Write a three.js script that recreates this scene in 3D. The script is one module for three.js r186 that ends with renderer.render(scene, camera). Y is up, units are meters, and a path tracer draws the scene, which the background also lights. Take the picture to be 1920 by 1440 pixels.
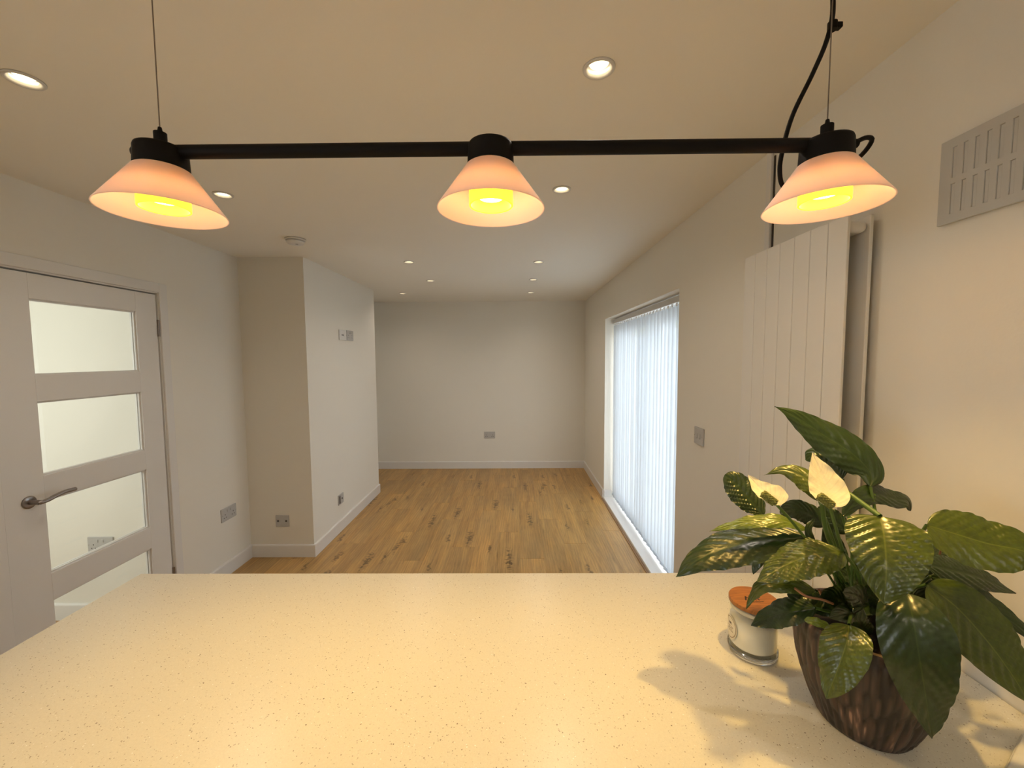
import * as THREE from 'three';
import { RoundedBoxGeometry } from 'three/addons/geometries/RoundedBoxGeometry.js';
import { mergeGeometries } from 'three/addons/utils/BufferGeometryUtils.js';

// ---------------------------------------------------------------- camera, sky, exposure
const scene = new THREE.Scene();
const camera = new THREE.PerspectiveCamera(86.48, 1920 / 1440, 0.02, 200);
camera.position.set(0, 1.6128, 0);
camera.rotation.order = 'YXZ';
camera.rotation.set(-0.0662, 0.0091, -0.0063);
scene.add(camera);

const renderer = new THREE.WebGLRenderer({ antialias: true });
renderer.toneMapping = THREE.LinearToneMapping;
renderer.toneMappingExposure = 1.15;
renderer.shadowMap.enabled = true;

scene.background = new THREE.Color().setRGB(0.97, 1.0, 1.0);   // bright overcast daylight
scene.backgroundIntensity = 5.4;

const PENDANT = { color: new THREE.Color().setRGB(1.0, 0.62, 0.16), power: 1.42, glow: new THREE.Color().setRGB(1.0, 0.62, 0.30) };
const DOWN = { color: new THREE.Color().setRGB(1.0, 0.86, 0.72), power: 0.66 };
const HALL = { color: new THREE.Color().setRGB(0.92, 1.0, 0.99), power: 1.9 };

// room measures (metres)
const XL = -2.164, XC = -1.649, XR = 0.993, ZC = -3.218, ZE = -4.8, ZF = -5.843, ZB = 2.4, CEIL = 2.4;
const DOOR = { z0: -1.665, z1: -2.472, top: 2.004 };
const WIN = { z0: -2.51, z1: -4.552, top: 2.022 };

// ---------------------------------------------------------------- helpers
function rng(seed) { let s = seed >>> 0; return () => { s = (s + 0x6D2B79F5) >>> 0; let t = Math.imul(s ^ (s >>> 15), 1 | s); t = (t + Math.imul(t ^ (t >>> 7), 61 | t)) ^ t; return ((t ^ (t >>> 14)) >>> 0) / 4294967296; }; }
const V = (x, y, z) => new THREE.Vector3(x, y, z);
const lin = (r, g, b) => new THREE.Color().setRGB(r, g, b);
const mix = (a, b, t) => a + (b - a) * t, clamp = (x, a = 0, b = 1) => Math.min(b, Math.max(a, x));
const smooth = (a, b, x) => { const t = clamp((x - a) / (b - a)); return t * t * (3 - 2 * t); };
function hash(x, y, s) { let h = Math.imul(x, 374761393) ^ Math.imul(y, 668265263) ^ Math.imul(s, 1274126177); h = Math.imul(h ^ (h >>> 13), 1274126177); return ((h ^ (h >>> 16)) >>> 0) / 4294967296; }
function noise(x, y, s, px = 0, py = 0) {                     // value noise, periodic when px / py are given
  const xi = Math.floor(x), yi = Math.floor(y), fx = x - xi, fy = y - yi;
  const w = (v, p) => p ? ((v % p) + p) % p : v;
  const a = hash(w(xi, px), w(yi, py), s), b = hash(w(xi + 1, px), w(yi, py), s), c = hash(w(xi, px), w(yi + 1, py), s), d = hash(w(xi + 1, px), w(yi + 1, py), s);
  const u = fx * fx * (3 - 2 * fx), v = fy * fy * (3 - 2 * fy);
  return mix(mix(a, b, u), mix(c, d, u), v);
}
function tex(w, h, fn, srgb = true) {
  const d = new Uint8Array(w * h * 4);
  for (let y = 0; y < h; y++) for (let x = 0; x < w; x++) {
    const c = fn(x, y), i = (y * w + x) * 4;
    d[i] = clamp(c[0]) * 255; d[i + 1] = clamp(c[1]) * 255; d[i + 2] = clamp(c[2]) * 255; d[i + 3] = 255;
  }
  const t = new THREE.DataTexture(d, w, h, THREE.RGBAFormat);
  t.wrapS = t.wrapT = THREE.RepeatWrapping; t.magFilter = THREE.LinearFilter; t.minFilter = THREE.LinearMipmapLinearFilter; t.generateMipmaps = true;
  if (srgb) t.colorSpace = THREE.SRGBColorSpace;
  t.needsUpdate = true; return t;
}
const taken = {};
function numbered(name) { const n = taken[name] = (taken[name] ?? -1) + 1; return n ? `${name}_${String(n).padStart(3, '0')}` : name; }
function flags(o) { o.castShadow = o.receiveShadow = true; return o; }
function part(name, geo, mat, parent) { const m = flags(new THREE.Mesh(Array.isArray(geo) ? mergeGeometries(geo.map(g => g.index ? g.toNonIndexed() : g)) : geo, mat)); m.name = name; parent.add(m); return m; }
function thing(name, label, category, pos = [0, 0, 0], turn = 0, group) {
  const o = new THREE.Group(); o.name = numbered(name); o.position.set(...pos); o.rotation.y = turn;
  o.userData = { label, category }; if (group) o.userData.group = group; scene.add(o); return o;
}
function solid(name, geo, mat, label, category, group) {
  const m = part(numbered(name), geo, mat, scene); m.userData = { label, category }; if (group) m.userData.group = group; return m;
}
function struct(name, geo, mat, label, category = 'structure') {
  const o = geo ? part(name, geo, mat, scene) : new THREE.Group(); if (!geo) { o.name = name; scene.add(o); }
  o.userData = { kind: 'structure', label, category }; return o;
}
function box(x0, x1, y0, y1, z0, z1, r = 0) {
  const w = Math.abs(x1 - x0), h = Math.abs(y1 - y0), d = Math.abs(z1 - z0);
  const g = r ? new RoundedBoxGeometry(w, h, d, 2, Math.min(r, w / 2.01, h / 2.01, d / 2.01)) : new THREE.BoxGeometry(w, h, d);
  g.translate((x0 + x1) / 2, (y0 + y1) / 2, (z0 + z1) / 2); return g;
}
function lathe(pts, seg = 40) { return new THREE.LatheGeometry(pts.map(p => new THREE.Vector2(p[0], p[1])), seg); }
function tube(pts, r, seg = 24, rad = 8) { return new THREE.TubeGeometry(new THREE.CatmullRomCurve3(pts), seg, r, rad, false); }
function cyl(r, h, x, y, z, axis = 'y', seg = 20, r2 = r) {
  const g = new THREE.CylinderGeometry(r2, r, h, seg); if (axis === 'x') g.rotateZ(Math.PI / 2); if (axis === 'z') g.rotateX(Math.PI / 2); g.translate(x, y, z); return g;
}
function rectShape(x0, y0, x1, y1, C = THREE.Shape) { const s = new C(); s.moveTo(x0, y0); s.lineTo(x1, y0); s.lineTo(x1, y1); s.lineTo(x0, y1); s.closePath(); return s; }
function ellipseGrid(geo, su, sv) { const uv = geo.attributes.uv; for (let i = 0; i < uv.count; i++) uv.setXY(i, uv.getX(i) * su, uv.getY(i) * sv); return geo; }

// ---------------------------------------------------------------- materials
const plasterBump = tex(256, 256, (x, y) => { const v = 0.5 * noise(x / 4, y / 4, 3, 64, 64) + 0.3 * noise(x / 2, y / 2, 4, 128, 128) + 0.2 * noise(x / 16, y / 16, 5, 16, 16); return [v, v, v]; }, false);
plasterBump.repeat.set(3, 3);
const std = (color, roughness, o = {}) => new THREE.MeshStandardMaterial({ color, roughness, ...o });
const phys = (color, roughness, o = {}) => new THREE.MeshPhysicalMaterial({ color, roughness, ...o });
const M = {
  wall: std(lin(0.83, 0.80, 0.72), 0.85, { bumpMap: plasterBump, bumpScale: 0.0002 }),
  ceiling: std(lin(0.90, 0.87, 0.79), 0.9, { bumpMap: plasterBump, bumpScale: 0.00015 }),
  gloss: phys(lin(0.78, 0.765, 0.735), 0.32),
  door: phys(lin(0.76, 0.745, 0.71), 0.5),
  glass: phys(lin(1, 1, 1), 0.0, { transmission: 1, thickness: 0, ior: 1.5 }),
  steel: std(lin(0.30, 0.27, 0.25), 0.32, { metalness: 1 }),
  chrome: std(lin(0.72, 0.70, 0.68), 0.25, { metalness: 1 }),
  plate: phys(lin(0.50, 0.495, 0.48), 0.45),
  whitePlate: phys(lin(0.74, 0.74, 0.73), 0.35),
  hole: std(lin(0.02, 0.02, 0.02), 0.6),
  vent: std(lin(0.53, 0.525, 0.50), 0.7),
  ventBack: std(lin(0.20, 0.20, 0.20), 0.9),
  black: phys(lin(0.007, 0.006, 0.006), 0.6, { specularIntensity: 0.35 }),
  wire: std(lin(0.25, 0.22, 0.2), 0.4, { metalness: 1 }),
  radiator: phys(lin(0.78, 0.76, 0.71), 0.30),
  darkBrown: std(lin(0.05, 0.04, 0.035), 0.8),
  slat: phys(lin(0.79, 0.88, 0.97), 0.74, { transmission: 0.37, thickness: 0, side: THREE.DoubleSide }),
  upvc: phys(lin(0.82, 0.83, 0.84), 0.3),
  sill: phys(lin(0.84, 0.83, 0.81), 0.3),
};

// ---------------------------------------------------------------- floor: oak boards
const OAKS = 8;
const oak = tex(2048, 1024, (x, y) => {
  const strip = Math.floor(y / 128), v = (y % 128) / 128, u = x / 2048, s = 100 + strip * 7;
  const R = rng(900 + strip * 31); let kn = 0, sw = 0;
  const nk = 1 + Math.floor(R() * 3);
  for (let k = 0; k < nk; k++) {
    const ku = 0.1 + 0.8 * R(), kv = 0.2 + 0.6 * R(), ks = 0.5 + 1.3 * R();
    const du = (u - ku) * 1.29, dv = (v - kv) * 0.193, w = noise(u * 90, v * 14, s + 50 + k) - 0.5;
    const w2 = noise(u * 30, v * 5, s + 70 + k) - 0.5, e = Math.sqrt((du / (0.055 * ks)) ** 2 + ((dv + 0.016 * w2) / (0.013 * ks)) ** 2) + w * 1.9 + w2;
    kn = Math.max(kn, Math.exp(-e * e * 1.1)); sw += Math.exp(-((du / 0.10) ** 2 + (dv / 0.03) ** 2)) * Math.sign(dv) * 0.05;
  }
  const vv = v + sw + 0.05 * noise(u * 4, v * 2, s);
  const wide = noise(u * 3, vv * 5, s + 1), grain = noise(u * 15, vv * 34, s + 2), fine = noise(u * 60, vv * 90, s + 3), ring = 0.5 + 0.5 * Math.sin((vv * 9 + 1.6 * noise(u * 2.2, vv * 3, s + 4)) * 6.283);
  const streak = smooth(0.72, 0.95, noise(u * 9, vv * 34, s + 5));
  let l = 0.97 + 0.16 * (wide - 0.5) + 0.09 * (grain - 0.5) + 0.05 * (fine - 0.5) + 0.06 * (ring - 0.5) - 0.09 * streak + 0.12 * (hash(strip, 3, 77) - 0.5);
  l *= 1 - 0.36 * kn;
  const warm = 0.03 * (noise(u * 5, v * 3, s + 8) - 0.5);
  return [0.735 * l + warm, 0.580 * l, 0.350 * l - warm];
});
const oakMat = phys(lin(1, 1, 1), 0.42, { map: oak });
const boardCache = {};
function board(len, variant, w = 0.193) {
  const key = `${len.toFixed(3)}_${variant}_${w.toFixed(3)}`; if (boardCache[key]) return boardCache[key];
  const b = 0.0016, h = 0.0012, x = w / 2, z = len / 2, strip = variant % OAKS, flip = variant >= OAKS;
  const P = [[-x + b, 0, -z + b], [x - b, 0, -z + b], [x - b, 0, z - b], [-x + b, 0, z - b], [-x, -h, -z], [x, -h, -z], [x, -h, z], [-x, -h, z], [-x, -0.008, -z], [x, -0.008, -z], [x, -0.008, z], [-x, -0.008, z]];
  const Q = [[0, 3, 2, 1], [0, 1, 5, 4], [1, 2, 6, 5], [2, 3, 7, 6], [3, 0, 4, 7], [4, 5, 9, 8], [5, 6, 10, 9], [6, 7, 11, 10], [7, 4, 8, 11]];
  const pos = [], uv = [];
  for (const q of Q) for (const k of [q[0], q[1], q[2], q[0], q[2], q[3]]) {
    pos.push(...P[k]); let u = (P[k][2] + z) / 1.29, v = clamp((P[k][0] + x) / 0.193, 0.01, 0.99); if (flip) { u = 1 - u; v = 1 - v; }
    uv.push(u, (strip + 0.02 + 0.96 * v) / OAKS);
  }
  const g = new THREE.BufferGeometry(); g.setAttribute('position', new THREE.Float32BufferAttribute(pos, 3)); g.setAttribute('uv', new THREE.Float32BufferAttribute(uv, 2)); g.computeVertexNormals();
  return boardCache[key] = g;
}
const floor = struct('floor', null, null, 'warm oak laminate floor laid in long boards towards the far wall', 'floor');
part('subfloor', box(XL - 0.1, XR + 0.02, -0.12, -0.008, ZF - 0.1, ZB + 0.1), M.darkBrown, floor);
{
  const R = rng(41), W = 0.193;
  let row = 0;
  for (let x = XR; x > XL; x -= W, row++) {
    const w = Math.min(W, x - XL); let z = ZF - [0.35, 0.9, 0.1, 0.65, 1.15][row % 5] - 0.1 * R();
    while (z < ZB) {
      const a = Math.max(z, ZF), b = Math.min(z + 1.29, ZB);
      if (b - a > 0.03) { const m = part('plank', board(+(b - a).toFixed(3), Math.floor(R() * OAKS * 2), w), oakMat, floor); m.position.set(x - w / 2, 0, (a + b) / 2); }
      z += 1.29;
    }
  }
}

// ---------------------------------------------------------------- ceiling with openings for the downlights
const SPOTS = [
  [-1.378, -1.191, 'recessed downlight in the ceiling corner above the glazed door, cut by the picture edge'],
  [0.233, -1.175, 'large nearest recessed downlight in the ceiling above the right part of the black bar lamp'],
  [-1.402, -2.007, 'recessed downlight showing just right of the left glass shade of the bar lamp'],
  [0.222, -1.984, 'recessed downlight showing just right of the middle glass shade of the bar lamp'],
  [-0.873, -3.418, 'left downlight of the front pair in the far half of the ceiling'],
  [0.197, -3.457, 'right downlight of the front pair in the far half of the ceiling'],
  [-0.869, -4.242, 'left downlight of the middle pair in the far half of the ceiling'],
  [0.186, -4.229, 'right downlight of the middle pair in the far half of the ceiling'],
  [-1.381, -5.062, 'left downlight of the rearmost pair, closest to the far wall'],
  [0.189, -5.056, 'right downlight of the rearmost pair, closest to the far wall'],
  [-1.39, 0.42, 'recessed downlight over the kitchen behind the viewer, left front'],
  [0.225, 0.42, 'recessed downlight over the kitchen behind the viewer, right front'],
  [-1.39, 1.5, 'recessed downlight over the kitchen behind the viewer, left rear'],
  [0.225, 1.5, 'recessed downlight over the kitchen behind the viewer, right rear'],
];
{
  const s = rectShape(XL - 0.1, -ZB - 0.1, XR + 0.3, -ZF + 0.1);
  for (const [x, z] of SPOTS) { const h = new THREE.Path(); h.absarc(x, -z, 0.0345, 0, Math.PI * 2, true); s.holes.push(h); }
  const g = new THREE.ExtrudeGeometry(s, { depth: 0.06, bevelEnabled: false, curveSegments: 32 }); g.rotateX(-Math.PI / 2); g.translate(0, CEIL, 0);
  struct('ceiling', g, M.ceiling, 'plain off-white ceiling with recessed downlights', 'ceiling');
}
const lensMat = std(lin(0.9, 0.88, 0.8), 0.4, { emissive: lin(1.0, 0.80, 0.48), emissiveIntensity: 5 });
const trimMat = phys(lin(0.66, 0.65, 0.63), 0.35);
const cupMat = std(lin(0.6, 0.6, 0.6), 0.3, { metalness: 1 });
const trimGeo = lathe([[0.031, 0.010], [0.0325, -0.001], [0.036, -0.005], [0.041, -0.0055], [0.0435, -0.003], [0.044, 0.0003], [0.034, 0.0003]], 36);
const cupGeo = lathe([[0.0318, 0.004], [0.029, 0.022], [0.027, 0.045], [0.0001, 0.045]], 28);
const lensGeo = lathe([[0.0001, 0.006], [0.012, 0.0065], [0.022, 0.009], [0.0265, 0.013], [0.0001, 0.0135]], 28);
for (const [x, z, label] of SPOTS) {
  const t = thing('ceiling_downlight', label, 'downlight', [x, CEIL, z], 0, 'recessed ceiling downlights');
  part('trim_ring', trimGeo, trimMat, t); part('reflector_cup', cupGeo, cupMat, t); part('lamp_lens', lensGeo, lensMat, t);
  const l = new THREE.SpotLight(DOWN.color, DOWN.power, 0, 1.3, 0.8, 2); l.position.set(0, -0.004, 0); l.target.position.set(0, -1, 0);
  l.castShadow = true; l.shadow.radius = 1.2; t.add(l); t.add(l.target);
}

// ---------------------------------------------------------------- walls
const FILLWIN = { z0: 0.75, z1: 1.95, y0: 1.08, y1: 2.02 };  // unseen opening added behind the viewer, sized for fill daylight
function wallX(x0, x1, zMin, zMax, ...holes) {                         // a wall across x, drawn in (z, y)
  const s = rectShape(zMin, -0.12, zMax, CEIL);
  for (const hole of holes) s.holes.push(rectShape(hole[0], hole[2], hole[1], hole[3], THREE.Path));
  const g = new THREE.ExtrudeGeometry(s, { depth: x1 - x0, bevelEnabled: false }); g.rotateY(-Math.PI / 2); g.translate(x1, 0, 0); return g;
}
struct('wall_left', wallX(XL - 0.1, XL, ZF - 0.1, ZB + 0.1, [DOOR.z1 - 0.03, DOOR.z0 + 0.03, -0.008, DOOR.top + 0.03], [FILLWIN.z0, FILLWIN.z1, FILLWIN.y0, FILLWIN.y1]), M.wall, 'off-white plaster wall with the glazed door', 'wall');
struct('wall_right', wallX(XR, XR + 0.3, ZF - 0.1, ZB + 0.1, [WIN.z1, WIN.z0, -0.008, WIN.top]), M.wall, 'off-white plaster wall with the patio window and radiator', 'wall');
struct('wall_far', box(XL, XR, -0.12, CEIL, ZF - 0.1, ZF), M.wall, 'plain off-white end wall beyond the oak floor', 'wall');
struct('wall_back', box(XL, XR, -0.12, CEIL, ZB, ZB + 0.1), M.wall, 'plain kitchen wall behind the viewer', 'wall');
{
  const w = struct('window_2', null, null, 'unseen white framed window added behind the viewer for fill daylight', 'window'), a = XL - 0.09, b = XL - 0.03, { z0, z1, y0, y1 } = FILLWIN, zm = (z0 + z1) / 2;  // added window, placed to send daylight onto the right wall and worktop
  part('frame', [box(a, b, y0, y1, z0, z0 + 0.05), box(a, b, y0, y1, z1 - 0.05, z1), box(a, b, y0, y0 + 0.05, z0 + 0.05, z1 - 0.05), box(a, b, y1 - 0.05, y1, z0 + 0.05, z1 - 0.05), box(a, b, y0 + 0.05, y1 - 0.05, zm - 0.03, zm + 0.03)], M.upvc, w);
  part('pane', box(a + 0.03, a + 0.034, y0 + 0.05, y1 - 0.05, z0 + 0.05, zm - 0.03), M.glass, w); part('pane', box(a + 0.03, a + 0.034, y0 + 0.05, y1 - 0.05, zm + 0.03, z1 - 0.05), M.glass, w);
}
struct('wall_column', box(XL, XC, 0, CEIL, ZE, ZC), M.wall, 'boxed-out chimney column with grey shaded front and bright side', 'wall');

// baseboards: profile in (outward, up), swept along a straight run
function skirt(x0, z0, x1, z1, nx, nz) {
  const len = Math.hypot(x1 - x0, z1 - z0), p = new THREE.Shape();
  p.moveTo(0, 0); p.lineTo(0.016, 0); p.lineTo(0.016, 0.092); p.quadraticCurveTo(0.0155, 0.102, 0.007, 0.103); p.lineTo(0, 0.103); p.closePath();
  const g = new THREE.ExtrudeGeometry(p, { depth: len, bevelEnabled: false, curveSegments: 6 });
  const d = V(x1 - x0, 0, z1 - z0).normalize();
  g.applyMatrix4(new THREE.Matrix4().makeBasis(V(nx, 0, nz), V(0, 1, 0), d).setPosition(x0, 0, z0)); return g;
}
struct('baseboard_left', [skirt(XL, ZC, XL, DOOR.z1 - 0.06, 1, 0), skirt(XL, DOOR.z0 + 0.06, XL, ZB, 1, 0), skirt(XL, ZF, XL, ZE, 1, 0)], M.gloss, 'white skirting board along the door wall', 'baseboard');
struct('baseboard_column', [skirt(XC + 0.016, ZC, XL + 0.016, ZC, 0, 1), skirt(XC, ZE, XC, ZC, 1, 0)], M.gloss, 'white skirting board round the boxed-out column', 'baseboard');
struct('baseboard_far', skirt(XR, ZF, XL, ZF, 0, 1), M.gloss, 'white skirting board along the far wall', 'baseboard');
struct('baseboard_right', [skirt(XR, WIN.z1, XR, ZF + 0.016, -1, 0), skirt(XR, ZB, XR, WIN.z0, -1, 0), skirt(XR + 0.085, WIN.z1, XR, WIN.z1, 0, 1)], M.gloss, 'white skirting board along the window wall', 'baseboard');

// ---------------------------------------------------------------- glazed door, lining and architrave
{
  const zA = DOOR.z0, zB = DOOR.z1, top = DOOR.top;
  const t = struct('trim_1', null, null, 'off-white door frame and architrave round the glazed door', 'door frame');
  part('lining', [box(XL - 0.1, XL + 0.002, 0, top + 0.03, zA + 0.003, zA + 0.03), box(XL - 0.1, XL + 0.002, 0, top + 0.03, zB - 0.03, zB - 0.003), box(XL - 0.1, XL + 0.002, top + 0.003, top + 0.03, zB - 0.003, zA + 0.003)], M.door, t);
  part('door_stop', [box(XL - 0.075, XL - 0.047, 0, top, zA - 0.012, zA + 0.003), box(XL - 0.075, XL - 0.047, 0, top, zB - 0.003, zB + 0.012), box(XL - 0.075, XL - 0.047, top - 0.012, top + 0.003, zB, zA)], M.door, t);
  const arch = (g) => part('architrave', g, M.door, t);
  arch(box(XL, XL + 0.014, 0, top + 0.066, zA + 0.008, zA + 0.064, 0.004)); arch(box(XL, XL + 0.014, 0, top + 0.066, zB - 0.064, zB - 0.008, 0.004)); arch(box(XL, XL + 0.014, top + 0.010, top + 0.066, zB - 0.008, zA + 0.008, 0.004));
  const d = struct('door_1', null, null, 'off-white internal door with four clear glass panes and steel lever handle', 'door');
  const x1 = XL - 0.003, x0 = x1 - 0.04, y0 = 0.006, y1 = top - 0.004, za = zA - 0.003, zb = zB + 0.003;      // leaf faces
  const s1 = -1.821, s2 = -2.336;                                                                             // inner edges of the stiles
  part('stile', box(x0, x1, y0, y1, s1, za, 0.0015), M.door, d); part('stile', box(x0, x1, y0, y1, zb, s2, 0.0015), M.door, d);
  const panes = [[1.543, 1.887], [1.082, 1.424], [0.620, 0.969], [0.155, 0.494]];
  const edges = [[panes[0][1], y1], [panes[1][1], panes[0][0]], [panes[2][1], panes[1][0]], [panes[3][1], panes[2][0]], [y0, panes[3][0]]];
  for (const [a, b] of edges) part('rail', box(x0, x1, a, b, s2, s1, 0.0008), M.door, d);
  for (const [a, b] of panes) {
    part('pane', box(x0 + 0.018, x0 + 0.022, a, b, s2, s1), M.glass, d);
    for (const [xa, xb] of [[x0 + 0.023, x0 + 0.031], [x0 + 0.009, x0 + 0.017]])
      part('glazing_bead', [box(xa, xb, a, a + 0.008, s2, s1), box(xa, xb, b - 0.008, b, s2, s1), box(xa, xb, a + 0.008, b - 0.008, s2, s2 + 0.008), box(xa, xb, a + 0.008, b - 0.008, s1 - 0.008, s1)], M.door, d);
  }
  const h = new THREE.Group(); h.name = 'handle'; h.position.set(x1, 0.981, -1.757); h.userData.label = 'dark brushed steel lever handle'; d.add(h);
  const rose = lathe([[0.0001, 0.009], [0.013, 0.009], [0.024, 0.008], [0.0275, 0.005], [0.028, 0], [0.0001, 0]], 32); rose.rotateZ(-Math.PI / 2); part('rose', rose, M.steel, h);
  part('lever', [cyl(0.0105, 0.05, 0.03, 0, 0, 'x', 18), tube([V(0.048, -0.001, 0.006), V(0.052, -0.001, -0.006), V(0.053, 0.001, -0.03), V(0.053, 0.010, -0.065), V(0.052, 0.015, -0.10), V(0.05, 0.013, -0.145)], 0.0092, 30, 12), new THREE.SphereGeometry(0.0092, 12, 8).translate(0.05, 0.013, -0.145)], M.steel, h);
  for (const y of [1.80, 0.255]) {
    const hg = new THREE.Group(); hg.name = 'hinge'; hg.position.set(x1 + 0.004, y, zB + 0.001); d.add(hg);
    part('knuckle', cyl(0.006, 0.1, 0.003, 0, 0, 'y', 14), M.steel, hg); part('hinge_leaf', box(-0.006, -0.0005, -0.05, 0.05, -0.006, 0.003), M.steel, hg);
  }
}

// ---------------------------------------------------------------- hall behind the door
const ZH = -2.42, XH = -3.6;
struct('wall_hall', box(XH - 0.1, XL - 0.1, -0.12, CEIL, ZH - 0.1, ZH), M.wall, 'white hall wall seen through the glass door', 'wall');
struct('wall_hall_side', [box(XH - 0.1, XH, -0.12, CEIL, ZH, 0.6), box(XH, XL - 0.1, -0.12, CEIL, 0.5, 0.6)], M.wall, 'white side and end walls of the hall behind the door', 'wall');
struct('ceiling_hall', box(XH - 0.1, XL - 0.1, CEIL, CEIL + 0.06, ZH - 0.1, 0.6), M.ceiling, 'white ceiling of the hall behind the door', 'ceiling');
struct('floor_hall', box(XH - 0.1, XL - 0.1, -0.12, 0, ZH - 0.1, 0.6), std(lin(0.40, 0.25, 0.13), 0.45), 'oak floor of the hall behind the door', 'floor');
struct('baseboard_hall', [skirt(XL - 0.1, ZH, XH, ZH, 0, 1)], M.gloss, 'white skirting board along the hall wall', 'baseboard');
{
  const t = thing('added_hall_lamp', 'opal globe added out of view to light the hall behind the glazed door', 'pendant lamp', [-3.0, 1.45, -1.0]);  // unseen lamp added to brighten the hall wall behind the glass
  part('ceiling_cap', lathe([[0.0001, -0.02], [0.04, -0.02], [0.045, 0], [0.0001, 0]], 24).translate(0, CEIL - 1.45, 0), M.whitePlate, t); part('cord', cyl(0.003, CEIL - 1.45 - 0.1, 0, (CEIL - 1.45 + 0.1) / 2, 0, 'y', 8), M.whitePlate, t);
  part('lamp_globe', new THREE.SphereGeometry(0.1, 32, 20), std(lin(0.9, 0.9, 0.86), 0.4, { emissive: HALL.color, emissiveIntensity: 1.4 }), t);
  const l = new THREE.PointLight(HALL.color, HALL.power, 0, 2); l.castShadow = true; l.shadow.radius = 4; t.add(l);
}

// ---------------------------------------------------------------- patio window, sill, blind
{
  const xi = XR + 0.19, xo = xi + 0.07, w = struct('window_1', null, null, 'white framed sliding patio window behind the vertical blind', 'window');
  const y0 = 0.03, y1 = WIN.top, za = WIN.z1, zb = WIN.z0, zm = (za + zb) / 2;
  part('outer_frame', [box(xi, xo, y0, y1, za, za + 0.06, 0.004), box(xi, xo, y0, y1, zb - 0.06, zb, 0.004), box(xi, xo, y1 - 0.06, y1, za + 0.06, zb - 0.06, 0.004), box(xi, xo, y0, y0 + 0.06, za + 0.06, zb - 0.06, 0.004)], M.upvc, w);
  for (const [a, b, dx] of [[za + 0.06, zm + 0.04, 0.005], [zm - 0.04, zb - 0.06, 0.037]]) {
    part('sash', [box(xi + dx, xi + dx + 0.028, y0 + 0.06, y1 - 0.06, a, a + 0.08, 0.004), box(xi + dx, xi + dx + 0.028, y0 + 0.06, y1 - 0.06, b - 0.08, b, 0.004), box(xi + dx, xi + dx + 0.028, y1 - 0.14, y1 - 0.06, a + 0.08, b - 0.08, 0.004), box(xi + dx, xi + dx + 0.028, y0 + 0.06, y0 + 0.14, a + 0.08, b - 0.08, 0.004)], M.upvc, w);
    part('pane', box(xi + dx + 0.012, xi + dx + 0.016, y0 + 0.14, y1 - 0.14, a + 0.08, b - 0.08), M.glass, w);
  }
  struct('trim_2', [box(XR - 0.012, XR + 0.3, -0.01, 0.03, za + 0.001, zb - 0.001, 0.006)], M.sill, 'white threshold board under the patio window', 'sill');
  struct('trim_3', box(XR - 0.03, XR - 0.012, 0, 0.008, za, zb, 0.003), std(lin(0.36, 0.23, 0.13), 0.5), 'narrow wooden edging strip between floor and threshold', 'trim');

  const b = thing('vertical_blind', 'white vertical slat blind hanging across the patio window', 'blind', [0, 0, 0]);
  part('headrail', box(XR + 0.075, XR + 0.115, WIN.top - 0.055, WIN.top - 0.012, za + 0.02, zb - 0.01, 0.004), phys(lin(0.62, 0.62, 0.62), 0.4), b);
  const n = 26, pitch = (zb - za - 0.05) / n, W = 0.089, H = WIN.top - 0.075 - 0.055, seg = 6;
  const variants = [0, 1, 2].map(k => {
    const g = new THREE.PlaneGeometry(W, H, seg, 4), p = g.attributes.position;
    for (let i = 0; i < p.count; i++) { const u = p.getX(i) / (W / 2); p.setZ(i, 0.006 * (1 - u * u) + 0.002 * Math.sin(k * 2 + p.getY(i) * 2)); }
    g.computeVertexNormals(); return g;
  });
  const hanger = box(-0.008, 0.008, 0, 0.022, -0.003, 0.003, 0.001), weight = box(-W / 2 + 0.004, W / 2 - 0.004, 0.002, 0.026, -0.0025, 0.0025, 0.001); weight.translate(0, -H / 2, 0.004);
  const R = rng(8);
  for (let k = 0; k < n; k++) {
    const s = part('slat', variants[k % 3], M.slat, b);
    s.position.set(XR + 0.095, 0.055 + H / 2, za + 0.04 + pitch * (k + 0.5)); s.rotation.y = -Math.PI / 2 + THREE.MathUtils.degToRad(15 + 14 * (R() - 0.5));
    const h = part('hanger', hanger, M.whitePlate, s); h.position.y = H / 2;
    part('weight', weight, M.slat, s);
  }
}
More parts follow.
